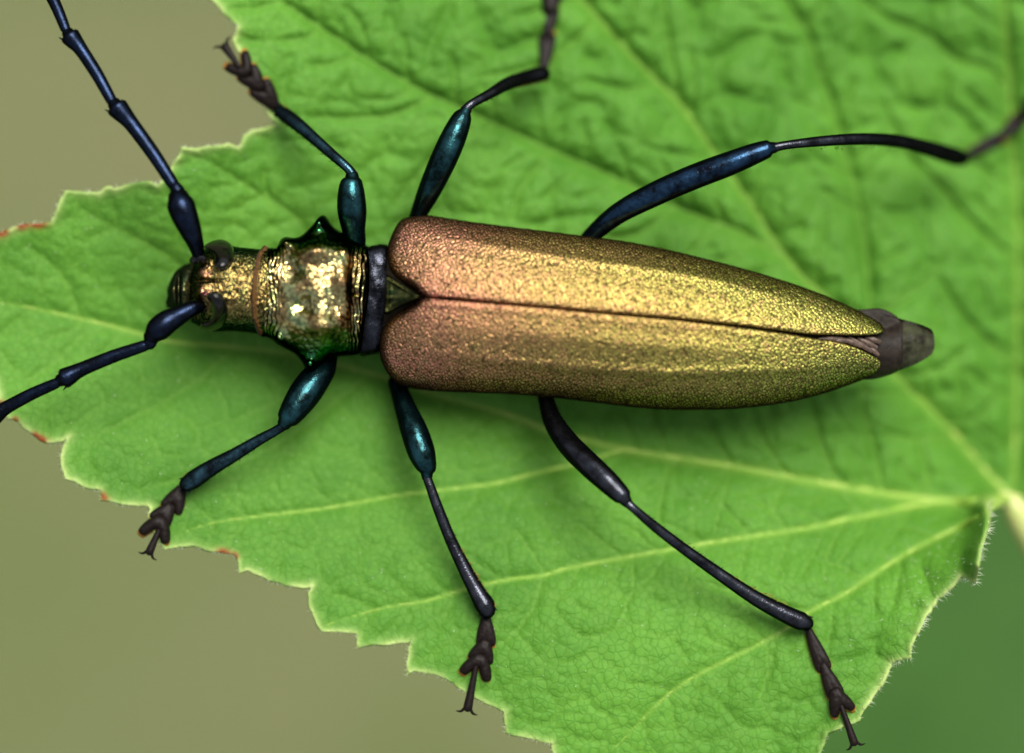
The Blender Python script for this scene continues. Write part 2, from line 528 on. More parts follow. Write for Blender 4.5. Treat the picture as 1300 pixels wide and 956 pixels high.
# ------------------------------------------------------------------ the leaf
OUT = [(270,0),(285,18),(302,32),(300,42),(296,52),(303,63),(312,76),(322,100),(330,125),(340,142),(350,158),
 (347,160),(330,164),(310,171),(306,183),(303,187),(290,183),(270,186),(248,190),(232,187),(226,200),(217,214),(208,228),(200,236),(190,232),(162,235),(143,240),(140,236),(125,246),(100,244),(83,242),(76,256),(70,272),(65,283),(40,284),(20,289),(0,296),
 (-25,308),(-22,318),(-40,340),(-62,372),(-70,400),(-58,425),(-50,428),(-42,450),(-20,462),(-14,474),(-4,482),(-2,505),(9,530),(22,534),(38,548),(52,559),(64,562),(78,560),(89,553),(80,566),(77,580),(78,592),(83,608),(94,610),(113,620),(127,621),(129,627),(127,636),(141,636),(163,641),(188,642),(191,645),(188,655),(194,674),(205,691),(209,698),(226,694),(245,692),(270,700),(296,703),(301,707),(303,728),(314,723),(332,731),(361,743),(389,746),(397,743),(392,752),(392,768),(400,786),(409,802),(422,802),(440,803),(452,804),(454,808),(453,824),(463,819),(491,818),(517,816),(524,812),(519,822),(516,857),(525,851),(551,856),(576,868),
 (600,884),(640,903),(642,930),(700,944),(706,975),(790,990),(880,985),(902,1003),(990,985),(1040,960),(1050,930),(1090,915),(1105,890),(1120,867),(1126,855),(1132,842),(1148,837),(1157,836),(1157,820),(1167,801),(1174,786),(1182,772),(1190,761),(1201,752),(1215,738),(1219,731),(1229,736),(1238,742),(1242,727),(1245,710),(1248,694),(1252,683),(1256,672),(1259,658),(1258,647),(1255,640),(1262,637),(1272,640),(1282,638),
 (1310,632),(1350,602),(1352,612),(1400,545),(1412,552),(1450,440),(1466,442),(1490,300),(1506,300),(1510,150),(1528,146),(1520,0),(1535,-8),(1480,-150),(1490,-165),(1400,-260),(1402,-278),(1250,-320),(1245,-338),(1100,-330),(1085,-350),(950,-332),(930,-352),(800,-340),(780,-358),(650,-330),(630,-345),(520,-300),(500,-312),(420,-258),(402,-264),(330,-200),(305,-200),(280,-142),(250,-135),(240,-100),(222,-88),(242,-55),(250,-28),(255,-12)]

VEINS = [  # (points from the leaf stalk outwards, width at start, at end, groove depth, raised pale vein?)
 ([(1282,632),(1255,602),(1200,538),(1140,478),(1080,410),(1000,328),(960,268),(905,190),(862,130),(810,78),(740,0),(660,-90),(560,-220)], 13, 4, 0.23, True),
 ([(1280,634),(1225,637),(1180,635),(1120,626),(1060,616),(1000,605),(930,592),(850,580),(790,570),(740,558),(700,548),(640,525),(560,503),(470,474),(376,451),(300,441),(220,434),(176,423),(100,404),(0,385),(-60,395)], 13, 4, 0.13, True),
 ([(1196,637),(1150,644),(1110,653),(1077,659),(1027,670),(940,683),(859,696),(792,708),(713,723),(689,731),(650,735),(594,747),(541,763),(494,770),(440,785),(410,795)], 9, 3, 0.07, True),
 ([(1268,640),(1233,661),(1200,678),(1167,694),(1120,722),(1076,752),(1032,774),(1004,795),(972,813),(931,834),(906,846),(850,880),(780,950)], 8, 3, 0.06, True),
 ([(790,571),(740,587),(682,600),(632,613),(580,620),(516,627),(460,637),(400,647),(330,655),(270,664),(220,680)], 6, 2.5, 0.06, True),
 ([(1000,330),(946,297),(860,263),(774,222),(700,190),(614,150),(551,122),(488,88),(425,47),(363,6),(300,-40)], 7, 3, 0.18, False),
 ([(1287,626),(1290,520),(1292,400),(1292,282),(1284,141),(1276,31),(1272,-60),(1265,-250)], 10, 4, 0.16, True),
 ([(1108,440),(1100,330),(1088,251),(1076,204),(1057,135),(1038,88),(1025,41),(997,0),(960,-80),(920,-180)], 6, 3, 0.17, False),
 ([(1286,160),(1264,94),(1213,75),(1182,47),(1120,19),(1060,-30)], 5, 3, 0.11, False),
 ([(1291,330),(1240,290),(1190,235),(1150,190),(1120,130)], 5, 2, 0.10, False),
 ([(1292,470),(1250,430),(1210,385),(1180,330)], 5, 2, 0.10, False),
 ([(1292,250),(1340,190),(1400,100)], 5, 2, 0.08, False),
 ([(689,731),(679,766),(654,802),(626,823),(590,850)], 4, 2, 0.05, False),
 ([(460,470),(430,400),(400,330),(380,280),(332,248),(276,213),(240,196)], 5, 2.5, 0.07, False),
 ([(300,441),(262,380),(226,335),(172,303),(119,275),(85,255)], 4, 2.5, 0.07, False),
 ([(100,404),(85,360),(63,335),(25,306)], 4, 2, 0.06, False),
 ([(700,548),(640,590),(560,600)], 3, 2, 0.03, False),
 ([(470,474),(400,530),(320,580),(240,605),(150,630)], 4, 2, 0.05, False),
 ([(300,441),(240,490),(170,530),(100,560)], 4, 2, 0.05, False),
 ([(120,408),(80,450),(30,490)], 3, 2, 0.04, False),
 ([(862,130),(850,60),(842,0),(835,-80)], 5, 2, 0.09, False),
 ([(860,263),(800,300),(740,300)], 4, 2, 0.06, False),
 ([(614,150),(560,190),(500,260)], 4, 2, 0.07, False),
 ([(700,190),(660,240),(650,280)], 4, 2, 0.07, False),
 ([(551,122),(500,145),(440,150),(390,148)], 4, 2, 0.07, False),
 ([(760,24),(690,80),(600,100)], 4, 2, 0.05, False),
 ([(1032,774),(990,770),(930,750),(880,735)], 3, 1.5, 0.03, False),
 ([(972,813),(975,850),(960,900)], 3, 1.5, 0.03, False),
 ([(802,706),(803,750),(795,765),(792,780),(780,800),(740,810),(700,770)], 3, 1.5, 0.035, False),
 ([(1077,659),(1050,700),(1046,740)], 3, 1.5, 0.03, False),
 ([(1000,605),(970,560),(955,520)], 4, 2, 0.07, False),
 ([(930,592),(905,550),(890,515)], 4, 2, 0.07, False),
 ([(850,580),(835,545),(825,510)], 4, 2, 0.06, False),
 ([(1060,616),(1040,560),(1030,510)], 4, 2, 0.08, False),
 ([(1120,626),(1110,570),(1095,520),(1100,470)], 4, 2, 0.09, False),
 ([(1180,635),(1175,590),(1160,540)], 4, 2, 0.09, False),
 ([(1000,605),(985,640),(975,672)], 3, 2, 0.04, False),
 ([(930,592),(915,640),(905,685)], 3, 2, 0.04, False),
 ([(850,580),(838,640),(830,698)], 3, 2, 0.04, False),
 ([(1060,616),(1080,640),(1085,655)], 3, 2, 0.04, False),
 ([(1215,560),(1170,560),(1120,545)], 3, 2, 0.06, False),
 ([(1140,478),(1190,470),(1230,440)], 4, 2, 0.08, False),
 ([(1200,538),(1240,530),(1270,500)], 4, 2, 0.08, False),
 ([(1080,410),(1150,380),(1200,330)], 4, 2, 0.09, False),
]

CTRL = [(650,390,-1.15),(400,370,-1.05),(250,360,-0.92),(1000,430,-1.3),(1150,450,-1.6),(1280,630,-2.1),(100,400,-.72),(0,400,-.62),(-70,400,-.6),(230,210,-.52),(90,260,-.5),(300,50,-.72),(450,150,-1.0),(600,50,-1.2),(850,50,-1.7),(1000,150,-1.8),(1150,200,-2.1),(1280,200,-2.3),(1280,20,-2.2),(40,510,-.45),(150,560,-.4),(250,680,-.32),(420,780,-.25),(520,840,-.22),(700,800,-.15),(900,840,-.12),(1050,780,-.2),(1130,840,-.05),(1200,740,-.15),(1235,700,-.3),(600,650,-.6),(800,650,-.62),(1000,660,-.8),(1150,650,-1.25),(1220,655,-1.5),(900,560,-1.1),(700,560,-1.02),(400,580,-.7),(1200,560,-1.85),(650,1000,-.2),(1000,1000,-.15),(700,-340,-1.4),(1200,-340,-2.4),(1530,0,-2.2),(1500,300,-2.3),(1350,600,-2.0),(240,-100,-.9),(1258,650,-.75),(800,300,-1.3),(600,250,-1.15)]
def _tps():
    C = np.array(CTRL, float); p = C[:, :2] / 300.0
    r = np.hypot(p[:, None, 0] - p[None, :, 0], p[:, None, 1] - p[None, :, 1])
    K = np.where(r > 0, r * r * np.log(np.maximum(r, 1e-9)), 0) + np.eye(len(p)) * 0.02
    Q = np.hstack([np.ones((len(p), 1)), p])
    A = np.block([[K, Q], [Q.T, np.zeros((3, 3))]])
    return p, np.linalg.solve(A, np.concatenate([C[:, 2], np.zeros(3)]))
_TP, _TW = _tps()
FOLD = [(1241,716),(1243,700),(1250,675),(1253,655),(1252,645)]
def laterals():
    """side branches of the main veins, alternately to either hand"""
    rg = random.Random(5); out = []
    for vi, gap, ln, gr in ((1, 62, 62, .05), (2, 52, 62, .035), (3, 50, 58, .035), (4, 48, 46, .03), (0, 66, 80, .10), (5, 60, 60, .08), (6, 70, 70, .08), (7, 60, 55, .08), (13, 45, 40, .05), (14, 45, 40, .05)):
        L = smooth_line(VEINS[vi][0], 4); k = int(gap / 4); sd = 1
        for i in range(k // 2 + 3, len(L) - 4, k):
            d = L[i + 2] - L[i - 2]; d /= np.hypot(*d); sd = -sd
            for sg in (sd, -sd) if rg.random() < .55 else (sd,):
                p = L[i + rg.randint(-2, 2)].copy(); a = sg * rg.uniform(.75, 1.15); pts = [tuple(p)]; q = d
                for st in range(4):
                    q = np.array([d[0] * math.cos(a) - d[1] * math.sin(a), d[0] * math.sin(a) + d[1] * math.cos(a)])
                    p = p + q * ln * rg.uniform(.2, .34); a += sg * rg.uniform(-.28, .18); pts.append(tuple(p))
                out.append((pts, 2.6, 1.2, gr * (0.55 if vi in (0, 5, 6, 7) else 1.0) * rg.uniform(.7, 1.2), False))
    return out
VEINS = VEINS + laterals()
VEINS_S = [(smooth_line(p, 14), a, b, g, r) for p, a, b, g, r in VEINS]

def leaf_base(px, py):
    x = np.asarray(px, float) / 300; y = np.asarray(py, float) / 300
    z = _TW[-3] + _TW[-2] * x + _TW[-1] * y
    for (a, b), w in zip(_TP, _TW):
        r2 = (x - a) ** 2 + (y - b) ** 2
        z = z + w * 0.5 * r2 * np.log(np.maximum(r2, 1e-12))
    return z

def leaf_fields(px, py):
    """height of the upper surface, vein mask"""
    px = np.asarray(px, float); py = np.asarray(py, float)
    z = leaf_base(px, py)
    vein = np.zeros(px.shape); groove = np.zeros(px.shape); near = np.full(px.shape, 999.0)
    for line, w0, w1, g, raised in VEINS_S:
        pad = 70 if w0 > 3 else 34; lo = line.min(0) - pad; hi = line.max(0) + pad
        m = (px > lo[0]) & (px < hi[0]) & (py > lo[1]) & (py < hi[1])
        if not m.any(): continue
        d, run, _, _ = seg_dist(px[m], py[m], line)
        w = w0 + (w1 - w0) * run
        fade = np.clip((1.02 - run) * 6, 0, 1)
        vein[m] = np.maximum(vein[m], np.exp(-(d / (0.55 * w)) ** 2) * (0.8 if raised and g < .15 else 0.55 if raised else 0.24) * fade)
        gg = g * (1.1 - 0.5 * run) * (np.exp(-(d / (1.1 * w + 4)) ** 2) * 0.55 + np.exp(-(d / (2.2 * w + 13)) ** 2) * 0.6)
        groove[m] = np.maximum(groove[m], gg * fade)
        near[m] = np.minimum(near[m], d)
    # quilted areoles between the veins
    wx = px + 34 * (fbm(px, py, 70, 4) - 0.5); wy = py + 34 * (fbm(px, py, 70, 9) - 0.5)
    ux = px + 12 * (fbm(px, py, 60, 4) - .5); uy = py + 12 * (fbm(px, py, 60, 9) - .5)
    eA, c1 = voronoi(ux, uy, 70, 1); eB, _ = voronoi(wx, wy, 58, 4); e2, c2 = voronoi(wx + 9 * (vnoise(px, py, 22, 3) - .5), wy + 9 * (vnoise(px, py, 22, 8) - .5), 25, 2)
    e3, _ = voronoi(wx, wy, 9.5, 3)
    deep = np.clip((px - 250) / 900 + (420 - py) / 900, 0.0, 1.0)          # puckered most towards the upper right
    qa = np.clip(eA / 30, 0, 1); qa = 1 - (1 - qa) ** 2.2
    qb = np.clip(eB / 9, 0, 1); qb = qb * qb * (3 - 2 * qb)
    e1 = eB
    q2 = np.clip(e2 / 5, 0, 1); q2 = q2 * q2 * (3 - 2 * q2)
    q3 = np.clip(e3 / 3.0, 0, 1)
    z = z + (0.19 * deep * (qa - 1) + (0.020 + 0.008 * deep) * (qb - 1)) * np.clip(near / 30, 0.25, 1) + (0.014 + 0.008 * deep) * (q2 - 1) + 0.003 * (q3 - 1) - groove
    z = z + 0.16 * (fbm(px, py, 150, 6) - 0.5) * (0.5 + deep) + 0.006 * (fbm(px, py, 12, 7) - 0.5)
    pil = np.clip(near / 30, 0, 1); pil = np.sqrt(pil) * (1.5 - 0.5 * pil)
    z = z + (0.012 + 0.11 * deep) * (pil - 1)
    fd, _, _, _ = seg_dist(px, py, FOLD)
    z = z + 0.95 * np.exp(-(fd / 13) ** 2)
    net = np.maximum(0.11 * np.exp(-(e1 / 2.0) ** 2), 0.07 * np.exp(-(e2 / 1.3) ** 2))
    vein = np.maximum(vein, net * (1 - 0.6 * deep))
    return z, vein

def leafz(px, py): return float(leaf_fields(np.array([px]), np.array([py]))[0][0])

def build_leaf():
    base = P(1282, 634, -2.1)
    root = empty('leaf', base)
    tag(root, 'large bright green leaf with toothed pale edge and sunken veins under the beetle', 'leaf')
    # the outline: points joined by short bowed runs so that teeth keep their points
    out = []
    n = len(OUT)
    for i in range(n):
        a = np.array(OUT[i], float); b = np.array(OUT[(i + 1) % n], float)
        k = max(1, int(np.hypot(*(b - a)) / 7))
        for j in range(k):
            q = a + (b - a) * j / k
            if j: q = q + (np.array([vnoise(q[0], q[1], 9, 1), vnoise(q[0], q[1], 9, 2)]) - 0.5) * 3.2
            out.append(q)
    out = np.array(out)
    X, Y, F, used, border = patch(out, 3.0)
    x, y = X[used], Y[used]
    z, vein = leaf_fields(x, y)
    d, _, _, _ = seg_dist(x, y, out, True)
    mg = np.clip(0.62 * np.exp(-(d / 3.0) ** 1.5) + 0.22 * np.exp(-(d / 9) ** 2), 0, 1) * np.clip(2.2 * fbm(x, y, 30, 3) - 0.25, 0.15, 1.25)
    mg = np.maximum(mg, 0.8 * np.exp(-(d / 3.6) ** 2) * (x > 1110) * (y > 640))
    mg[(x > 1300) | (y < -30)] *= 0.5
    z = z + 0.03 * np.exp(-(d / 5) ** 2)
    ru = np.zeros(x.shape)
    for cx, cy, r in ((48,285,11),(30,287,9),(3,297,9),(1,312,9),(-8,318,9),(20,532,4),(53,556,8),(45,552,5),(133,630,6),(284,702,9),(298,705,5),(4,512,5)):
        ru = np.maximum(ru, 1.5 * np.exp(-((x - cx) ** 2 + (y - cy) ** 2) / r ** 2) * np.exp(-(d / 6) ** 2))
    k = (D - z) / D
    V = np.stack([(x - 650) / 100 * k, -(y - 478) / 100 * k, z], 1)
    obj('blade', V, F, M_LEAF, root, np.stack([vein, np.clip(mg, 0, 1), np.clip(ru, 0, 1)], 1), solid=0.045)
    for line, w0, w1, g, raised in VEINS_S:
        if not raised: continue
        S = smooth_line(line, 5)
        if g > .14: S = S[:int(len(S) * 0.66)]
        zz, _ = leaf_fields(S[:, 0], S[:, 1])
        ker = np.ones(9) / 9; zz = np.convolve(np.pad(zz, 4, 'edge'), ker, 'valid')
        t = np.linspace(0, 1, len(S)); rr = (w0 + (w1 - w0) * t ** 0.7) * 0.42 * (1 - 0.55 * t) * (0.8 if g > .14 else 1)
        v, f = tube_geo([P(a, b, c + 0.0035 * r * 0.3) for (a, b), c, r in zip(S, zz, rr)], rr / 100, 8, 0.55)
        obj('vein', v, f, M_VEIN, root)
    v, f = tube_px([(1276,631,-2.08,9),(1292,648,-2.12,19),(1315,690,-2.3,21),(1350,750,-2.9,21),(1400,850,-4.4,22),(1450,960,-7,24),(1490,1060,-11,25)], 18, 1, 6)
    obj('petiole', v, f, M_PET, root)
    # downy margin
    hv, hf = [], []
    m = len(out)
    for _ in range(2600):
        i = random.randrange(m); a = out[i]; b = out[(i + 1) % m]
        q = a + (b - a) * random.random()
        if q[0] > 1290 or q[1] < -40: continue
        lush = 1.0 if q[0] > 1100 else 0.3
        if random.random() > lush + 0.25: continue
        t = (b - a) / (np.hypot(*(b - a)) + 1e-6); nrm = np.array([t[1], -t[0]])
        if inside(np.array([q[0] + nrm[0] * 3]), np.array([q[1] + nrm[1] * 3]), out)[0]: nrm = -nrm
        L = random.uniform(4, 11) * (0.6 + 0.6 * lush)
        dr = nrm + t * random.uniform(-.7, .7); dr /= np.hypot(*dr)
        hv.append((q - nrm * 1.0, dr, L))
    for _ in range(160):                                     # a few on the downy corner too
        q = np.array([random.gauss(1200, 45), random.gauss(735, 45)])
        if inside(q[:1], q[1:], out)[0]:
            an = random.uniform(0, 6.28); hv.append((q, np.array([math.cos(an), math.sin(an)]), random.uniform(2, 5)))
    for _ in range(420):
        q = np.array([random.uniform(0, 1240), random.uniform(180, 900)])
        if inside(q[:1], q[1:], out)[0]:
            an = random.uniform(0, 6.28); hv.append((q, np.array([math.cos(an), math.sin(an)]), random.uniform(1.5, 4.5)))
    Q = np.array([h[0] for h in hv]); zq, _ = leaf_fields(Q[:, 0], Q[:, 1])
    VV, FF = [], []
    for (q, dr, L), zb in zip(hv, zq):
        up = random.uniform(0.0, 0.06)
        p0 = P(q[0], q[1], zb + 0.005); p1 = P(q[0] + dr[0] * L, q[1] + dr[1] * L, zb + up)
        s = Vector((-dr[1], -dr[0], 0)) * 0.0034
        o = len(VV); VV += [p0 + s, p0 - s, p0 + Vector((0, 0, 0.008)), p1]
        FF += [(o, o + 1, o + 3), (o + 1, o + 2, o + 3), (o + 2, o, o + 3)]
    tag(obj('leaf_hairs', VV, FF, M_LHAIR, root), kind='stuff')
build_leaf()

# blurred leaves of the same plant far below
def far_leaf(loc, rot, size, label, tone):
    m = plain('far_leaf_' + tone, {'green': (0.020, 0.072, 0.0035), 'light': (0.075, 0.17, 0.03)}[tone], 0.6, 0, 0.25, 0.6, 0.3, 0.2)
    n = 40; V, F = [], []
    for i in range(n + 1):
        t = i / n
        w = 0.52 * math.sin(math.pi * t ** 0.75) ** 0.8 * (1 + 0.05 * ((i % 3) - 1))
        for j in range(9):
            u = j / 4 - 1
            V.append(((t - 0.5) * size, u * w * size, 0.10 * size * (abs(u) * 0.5 - (t - 0.5) ** 2) - (0.02 * size if j == 4 else 0)))
    for i in range(n):
        for j in range(8):
            a = i * 9 + j; F.append((a, a + 9, a + 10, a + 1))
    R = Matrix.Rotation(rot, 3, 'Z')
    root = empty('far_leaf', loc)
    tag(root, label, 'leaf')
    obj('blade', [Vector(loc) + R @ Vector(v) for v in V], F, m, root, solid=0.08)
    V2, F2 = tube_geo([Vector(loc) + R @ Vector(((t - 0.5) * size, 0, 0.03 - 0.02 * size - 0.1 * size * (t - .5) ** 2)) for t in np.linspace(-0.25, 1, 20)], np.linspace(0.16, 0.04, 20), 8)
    obj('vein', V2, F2, m, root)
far_leaf(P(1330, 860, -30), math.radians(60), 14, 'blurred dark green leaf hanging far below the corner by the leaf stalk', 'green')

# ------------------------------------------------------------------ the beetle
BE = empty('beetle', P(650, 390, leafz(650, 390)))
tag(BE, 'long metallic copper green beetle with blue black legs and feelers standing on the leaf', 'beetle')

# -- wing cases
UPPER = [(537,376.5),(526,369),(512,360),(500,350),(492,336),(490,322),(492,308),(498,292),(504,281),(512,274),(528,270.5),(545,271),(570,275),(600,279.5),(650,286),(700,292),(750,298.5),(800,305),(850,315),(900,327),(950,340),(1000,355),(1040,369),(1080,386),(1108,400),(1124,410),(1128,416),(1123,422),(1110,425),(1090,426),(1060,425.5),(1030,425),(1000,421.4),(950,415),(900,409.5),(850,404.3),(800,400.2),(750,395.8),(700,391.1),(650,386.6),(600,382),(570,379)]
LOWER = [(537,378.5),(570,381),(600,383.4),(650,387.5),(700,392),(750,396.8),(800,401.4),(850,405.8),(900,411.2),(950,417),(1000,423.8),(1030,429),(1060,433),(1085,440),(1105,449),(1118,456.5),(1121.5,463),(1117,472),(1103,481),(1080,490),(1040,503),(1000,512),(950,518.5),(900,521),(850,521),(800,517),(750,511),(700,505),(650,501),(600,499),(560,497.5),(530,495),(510,490.5),(497,482),(487,468),(481,450),(481,432),(484,418),(490,408),(500,399),(512,391),(526,383.5)]
UNION = smooth_line(UPPER[5:27] + [(1150,403),(1176,412),(1194,424),(1196,440),(1188,456),(1160,470),(1134,479)] + LOWER[18:39] + [(487,392),(488,370),(489,345)], 3, True)
UNION[:, 0] -= np.where(UNION[:, 0] < 530, 0.55 * (530 - UNION[:, 0]), 0)      # the shoulders stay high up to their front edge
_X, _Y, _F, _u, _b = patch(UNION, 2.5)
_phi = poisson(_u, _b, 2.5); _phi /= _phi.max()
_x0, _y0 = UNION.min(0) - 2 * 2.5
def union_n(x, y):
    fx = np.clip((x - _x0) / 2.5, 0, _phi.shape[1] - 1.001); fy = np.clip((y - _y0) / 2.5, 0, _phi.shape[0] - 1.001)
    i = fx.astype(int); j = fy.astype(int); fx -= i; fy -= j
    q = np.sqrt(np.maximum(_phi, 0))
    return (q[j, i] * (1 - fx) + q[j, i + 1] * fx) * (1 - fy) + (q[j + 1, i] * (1 - fx) + q[j + 1, i + 1] * fx) * fy
AX = np.array([1128 - 510, 430 - 376.0]); AL = np.hypot(*AX); AX /= AL
ZB, ZH = -0.27, 1.03
def body_top(n): return ZB + ZH * (0.8 * n ** 0.9 + 0.2 * n ** 1.6)

SUTURE = [(537,377.5),(600,383),(700,391.5),(800,401),(900,410),(1000,421),(1060,429),(1128,440)]
def elytron(poly, costae, label):
    poly = smooth_line(poly, 2.5, True)
    X, Y, F, used, border = patch(poly, 0.85)
    x, y, bd = X[used], Y[used], border[used]
    z = body_top(np.clip(union_n(x, y), 0, 1))
    d, _, _, _ = seg_dist(x, y, poly, True)
    ds, _, _, _ = seg_dist(x, y, SUTURE)
    z -= 0.022 * np.clip(1 - d / 2.6, 0, 1) ** 2
    z -= 0.20 * np.clip(1 - d / 12, 0, 1) ** 2.2 * np.clip((548 - x) / 22, 0, 1)      # rounded front edge
    z += 0.010 * np.exp(-((ds - 8) / 5) ** 2)                       # raised sutural border
    for line, amp, wd in costae:
        dd, run, _, _ = seg_dist(x, y, line)
        z += amp * np.exp(-(dd / wd) ** 2) * np.sin(np.pi * np.clip(run, .02, .98)) ** 0.5
    z += 0.030 * (fbm(x, y, 70, 3, 2) - 0.5) + 0.003 * (fbm(x, y, 9, 5, 2) - 0.5)
    ca, sa = math.cos(0.55), math.sin(0.55)
    gx = x * ca - y * sa + 5.0 * (vnoise(x, y, 8, 2) - .5) + 3.0 * (vnoise(x, y, 4.5, 12) - .5)
    gy = (x * sa + y * ca) * 1.1 + 5.0 * (vnoise(x, y, 8, 4) - .5) + 3.0 * (vnoise(x, y, 4.5, 14) - .5)
    ge, gc, gf = voronoi(gx, gy, 3.6, 6, True)
    z += (0.0175 * (1 - np.clip(gf / 0.8, 0, 1.2) ** 2) + 0.004 * (gc - .5)) * np.clip(d / 3, 0, 1)
    pit = np.clip(np.exp(-(ge / 0.7) ** 2) * 0.85 + 0.75 * np.clip(gf - 0.34, 0, 1) + 0.6 * np.clip(0.45 - gc, 0, 1), 0, 0.86)
    s = ((x - 510) * AX[0] + (y - 376) * AX[1]) / AL
    w = np.clip(ds / 112, 0, 1)
    V = to_world(x, y, z, 0.3)
    N = len(V)
    E = border_edges(F); ids = sorted({a for e in E for a in e}); mp = {a: N + i for i, a in enumerate(ids)}
    V2 = V[ids].copy()
    c = V.mean(0); V2[:, :2] += (c[:2] - V2[:, :2]) * 0.012; V2[:, 2] -= 0.12
    Fs = np.array([(b, a, mp[a], mp[b]) for a, b in E])
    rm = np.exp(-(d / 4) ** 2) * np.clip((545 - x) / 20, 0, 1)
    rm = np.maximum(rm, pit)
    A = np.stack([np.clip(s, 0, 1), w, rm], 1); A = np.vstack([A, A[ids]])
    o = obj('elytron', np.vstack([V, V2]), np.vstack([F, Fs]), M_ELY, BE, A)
    tag(o, label)
elytron(UPPER, [([(560,300),(700,325),(850,345),(920,358),(1005,381)], 0.035, 7), ([(600,345),(800,372),(950,395)], 0.014, 9)], None)
elytron(LOWER, [([(560,450),(700,465),(850,474),(1000,470),(1060,463)], 0.035, 7), ([(600,420),(800,437),(980,447)], 0.014, 9)], None)

# -- abdomen below the wing cases, its last ring, the folded wing showing in the gap
ABD = smooth_line([(478,345),(522,298),(620,306),(760,324),(900,350),(1020,378),(1080,392),(1122,391),(1146,404),(1152,420),(1152,450),(1146,470),(1116,481),(1080,484),(980,504),(880,509),(830,508),(740,496),(600,484),(520,474),(488,440),(476,400)], 5, True)
def abd_top(n, x, y):
    u = np.clip(union_n(x, y), 0, 1)
    return np.maximum(body_top(u) - 0.19, -0.34) + 0.02 * (fbm(x, y, 14, 3) - 0.5)
inflate('abdomen', ABD, 3.0, abd_top, lambda n, x, y: -0.36 - 0.52 * n, M_ABD, BE, 0.1)
TIP = smooth_line([(1126,399),(1149,404.5),(1169,410),(1182,415),(1188,419),(1190.5,427),(1191,438),(1189,447),(1184,452),(1169,461),(1149,469),(1126,476),(1122,460),(1122,440),(1122,415)], 3, True)
inflate('abdomen_tip', TIP, 1.5, lambda n, x, y: -0.32 + (body_top(np.clip(union_n(x, y), 0, 1)) + 0.10) * np.clip(n * 2.0, 0, 1) ** 0.5 + 0.02 * (fbm(x, y, 7, 4) - .5) + 0.03 * np.exp(-((y - 427) / 9) ** 2) * n, lambda n, x, y: -0.32 - 0.3 * n, M_TIP, BE, 0.1)
wv, wf = [], []
for a, b in (((1040,430.5),(1068,430)), ((1052,432),(1080,433)), ((1066,429),(1095,440)), ((1078,428.5),(1106,446)), ((1090,430),(1112,441)), ((1100,429),(1117,434)), ((1103,440),(1114,450))):
    za = float(body_top(union_n(np.array([a[0]]), np.array([a[1]])))[0]) - 0.13; zb_ = float(body_top(union_n(np.array([b[0]]), np.array([b[1]])))[0]) - 0.10
    wv.append(tube_px([(a[0], a[1], za, 2.5), ((a[0] + b[0]) / 2, (a[1] + b[1]) / 2, (za + zb_) / 2 + .02, 4), (b[0], b[1], zb_, 3)], 8, 0.6))
v, f = merge(*wv); obj('folded_wing', v, f, M_WING, BE)

# -- waist, scutellum
WAIST = smooth_line([(455,312),(466,311),(482,308),(494,312),(500,335),(500,380),(498,410),(492,432),(482,446),(470,450),(452,446),(446,380)], 4, True)
inflate('waist', WAIST, 2.0, lambda n, x, y: -0.3 + 0.42 * n ** 0.4 + 0.03 * (fbm(x, y, 14, 3) - .5), lambda n, x, y: -0.3 - 0.4 * n, M_WAIST, BE, 0.2)
SCUT = smooth_line([(489,349),(497,352),(508,358.5),(522,367),(533,374),(539,377.5),(532,381),(520,386),(506,392.5),(492,400),(487,399),(490,375)], 3, True)
def scut_top(n, x, y):
    d, _, _, _ = seg_dist(x, y, SCUT, True)
    return 0.48 + 0.16 * np.clip(n * 3, 0, 1) + 0.06 * np.exp(-((d - 4) / 2.2) ** 2) + 0.10 * np.clip((x - 490) / 50, 0, 1) + 0.04 * np.exp(-((y - 378) / 5) ** 2)
inflate('scutellum', SCUT, 1.0, scut_top, lambda n, x, y: 0.45 - 0.1 * n, M_SCUT, BE, 0.3)

# -- pronotum
PRO = smooth_line([(334,317),(340,313),(348,313.5),(352,308),(355,302),(362,299.5),(370,300.5),(379,298.5),(389,290),(398,281),(403,274.5),(408,271.5),(413,274),(418,282),(425,289),(434,294),(445,301),(456,307),(464,311),(469,318),(471,336),(471,355),(470,372),(468,390),(465.5,406),(462,430),(458,446),(449,451),(433,452.5),(419,456),(407,464.5),(399,472.5),(393.5,476.5),(388.5,473),(382,461),(373,450),(361,443),(350,437),(343,431),(335,428),(328,425),(326,398),(325,370),(328,340)], 2.2, True)
def crumple(x, y):
    """narrow crevices of the wrinkled shield, 1 at their bottom"""
    a = np.arctan2(y - 372, x - 402) ; r = np.hypot(y - 372, x - 402)
    u = r * 0.55 + 6 * fbm(x, y, 20, 3); v = a * 22 + 5 * fbm(x, y, 14, 6)
    e, _ = voronoi(x * .6 + u * .4 + 3 * (vnoise(x, y, 6, 1) - .5), y * .6 + v * .4 + 3 * (vnoise(x, y, 6, 9) - .5), 5.2, 4)
    return np.exp(-(e / 0.75) ** 2)
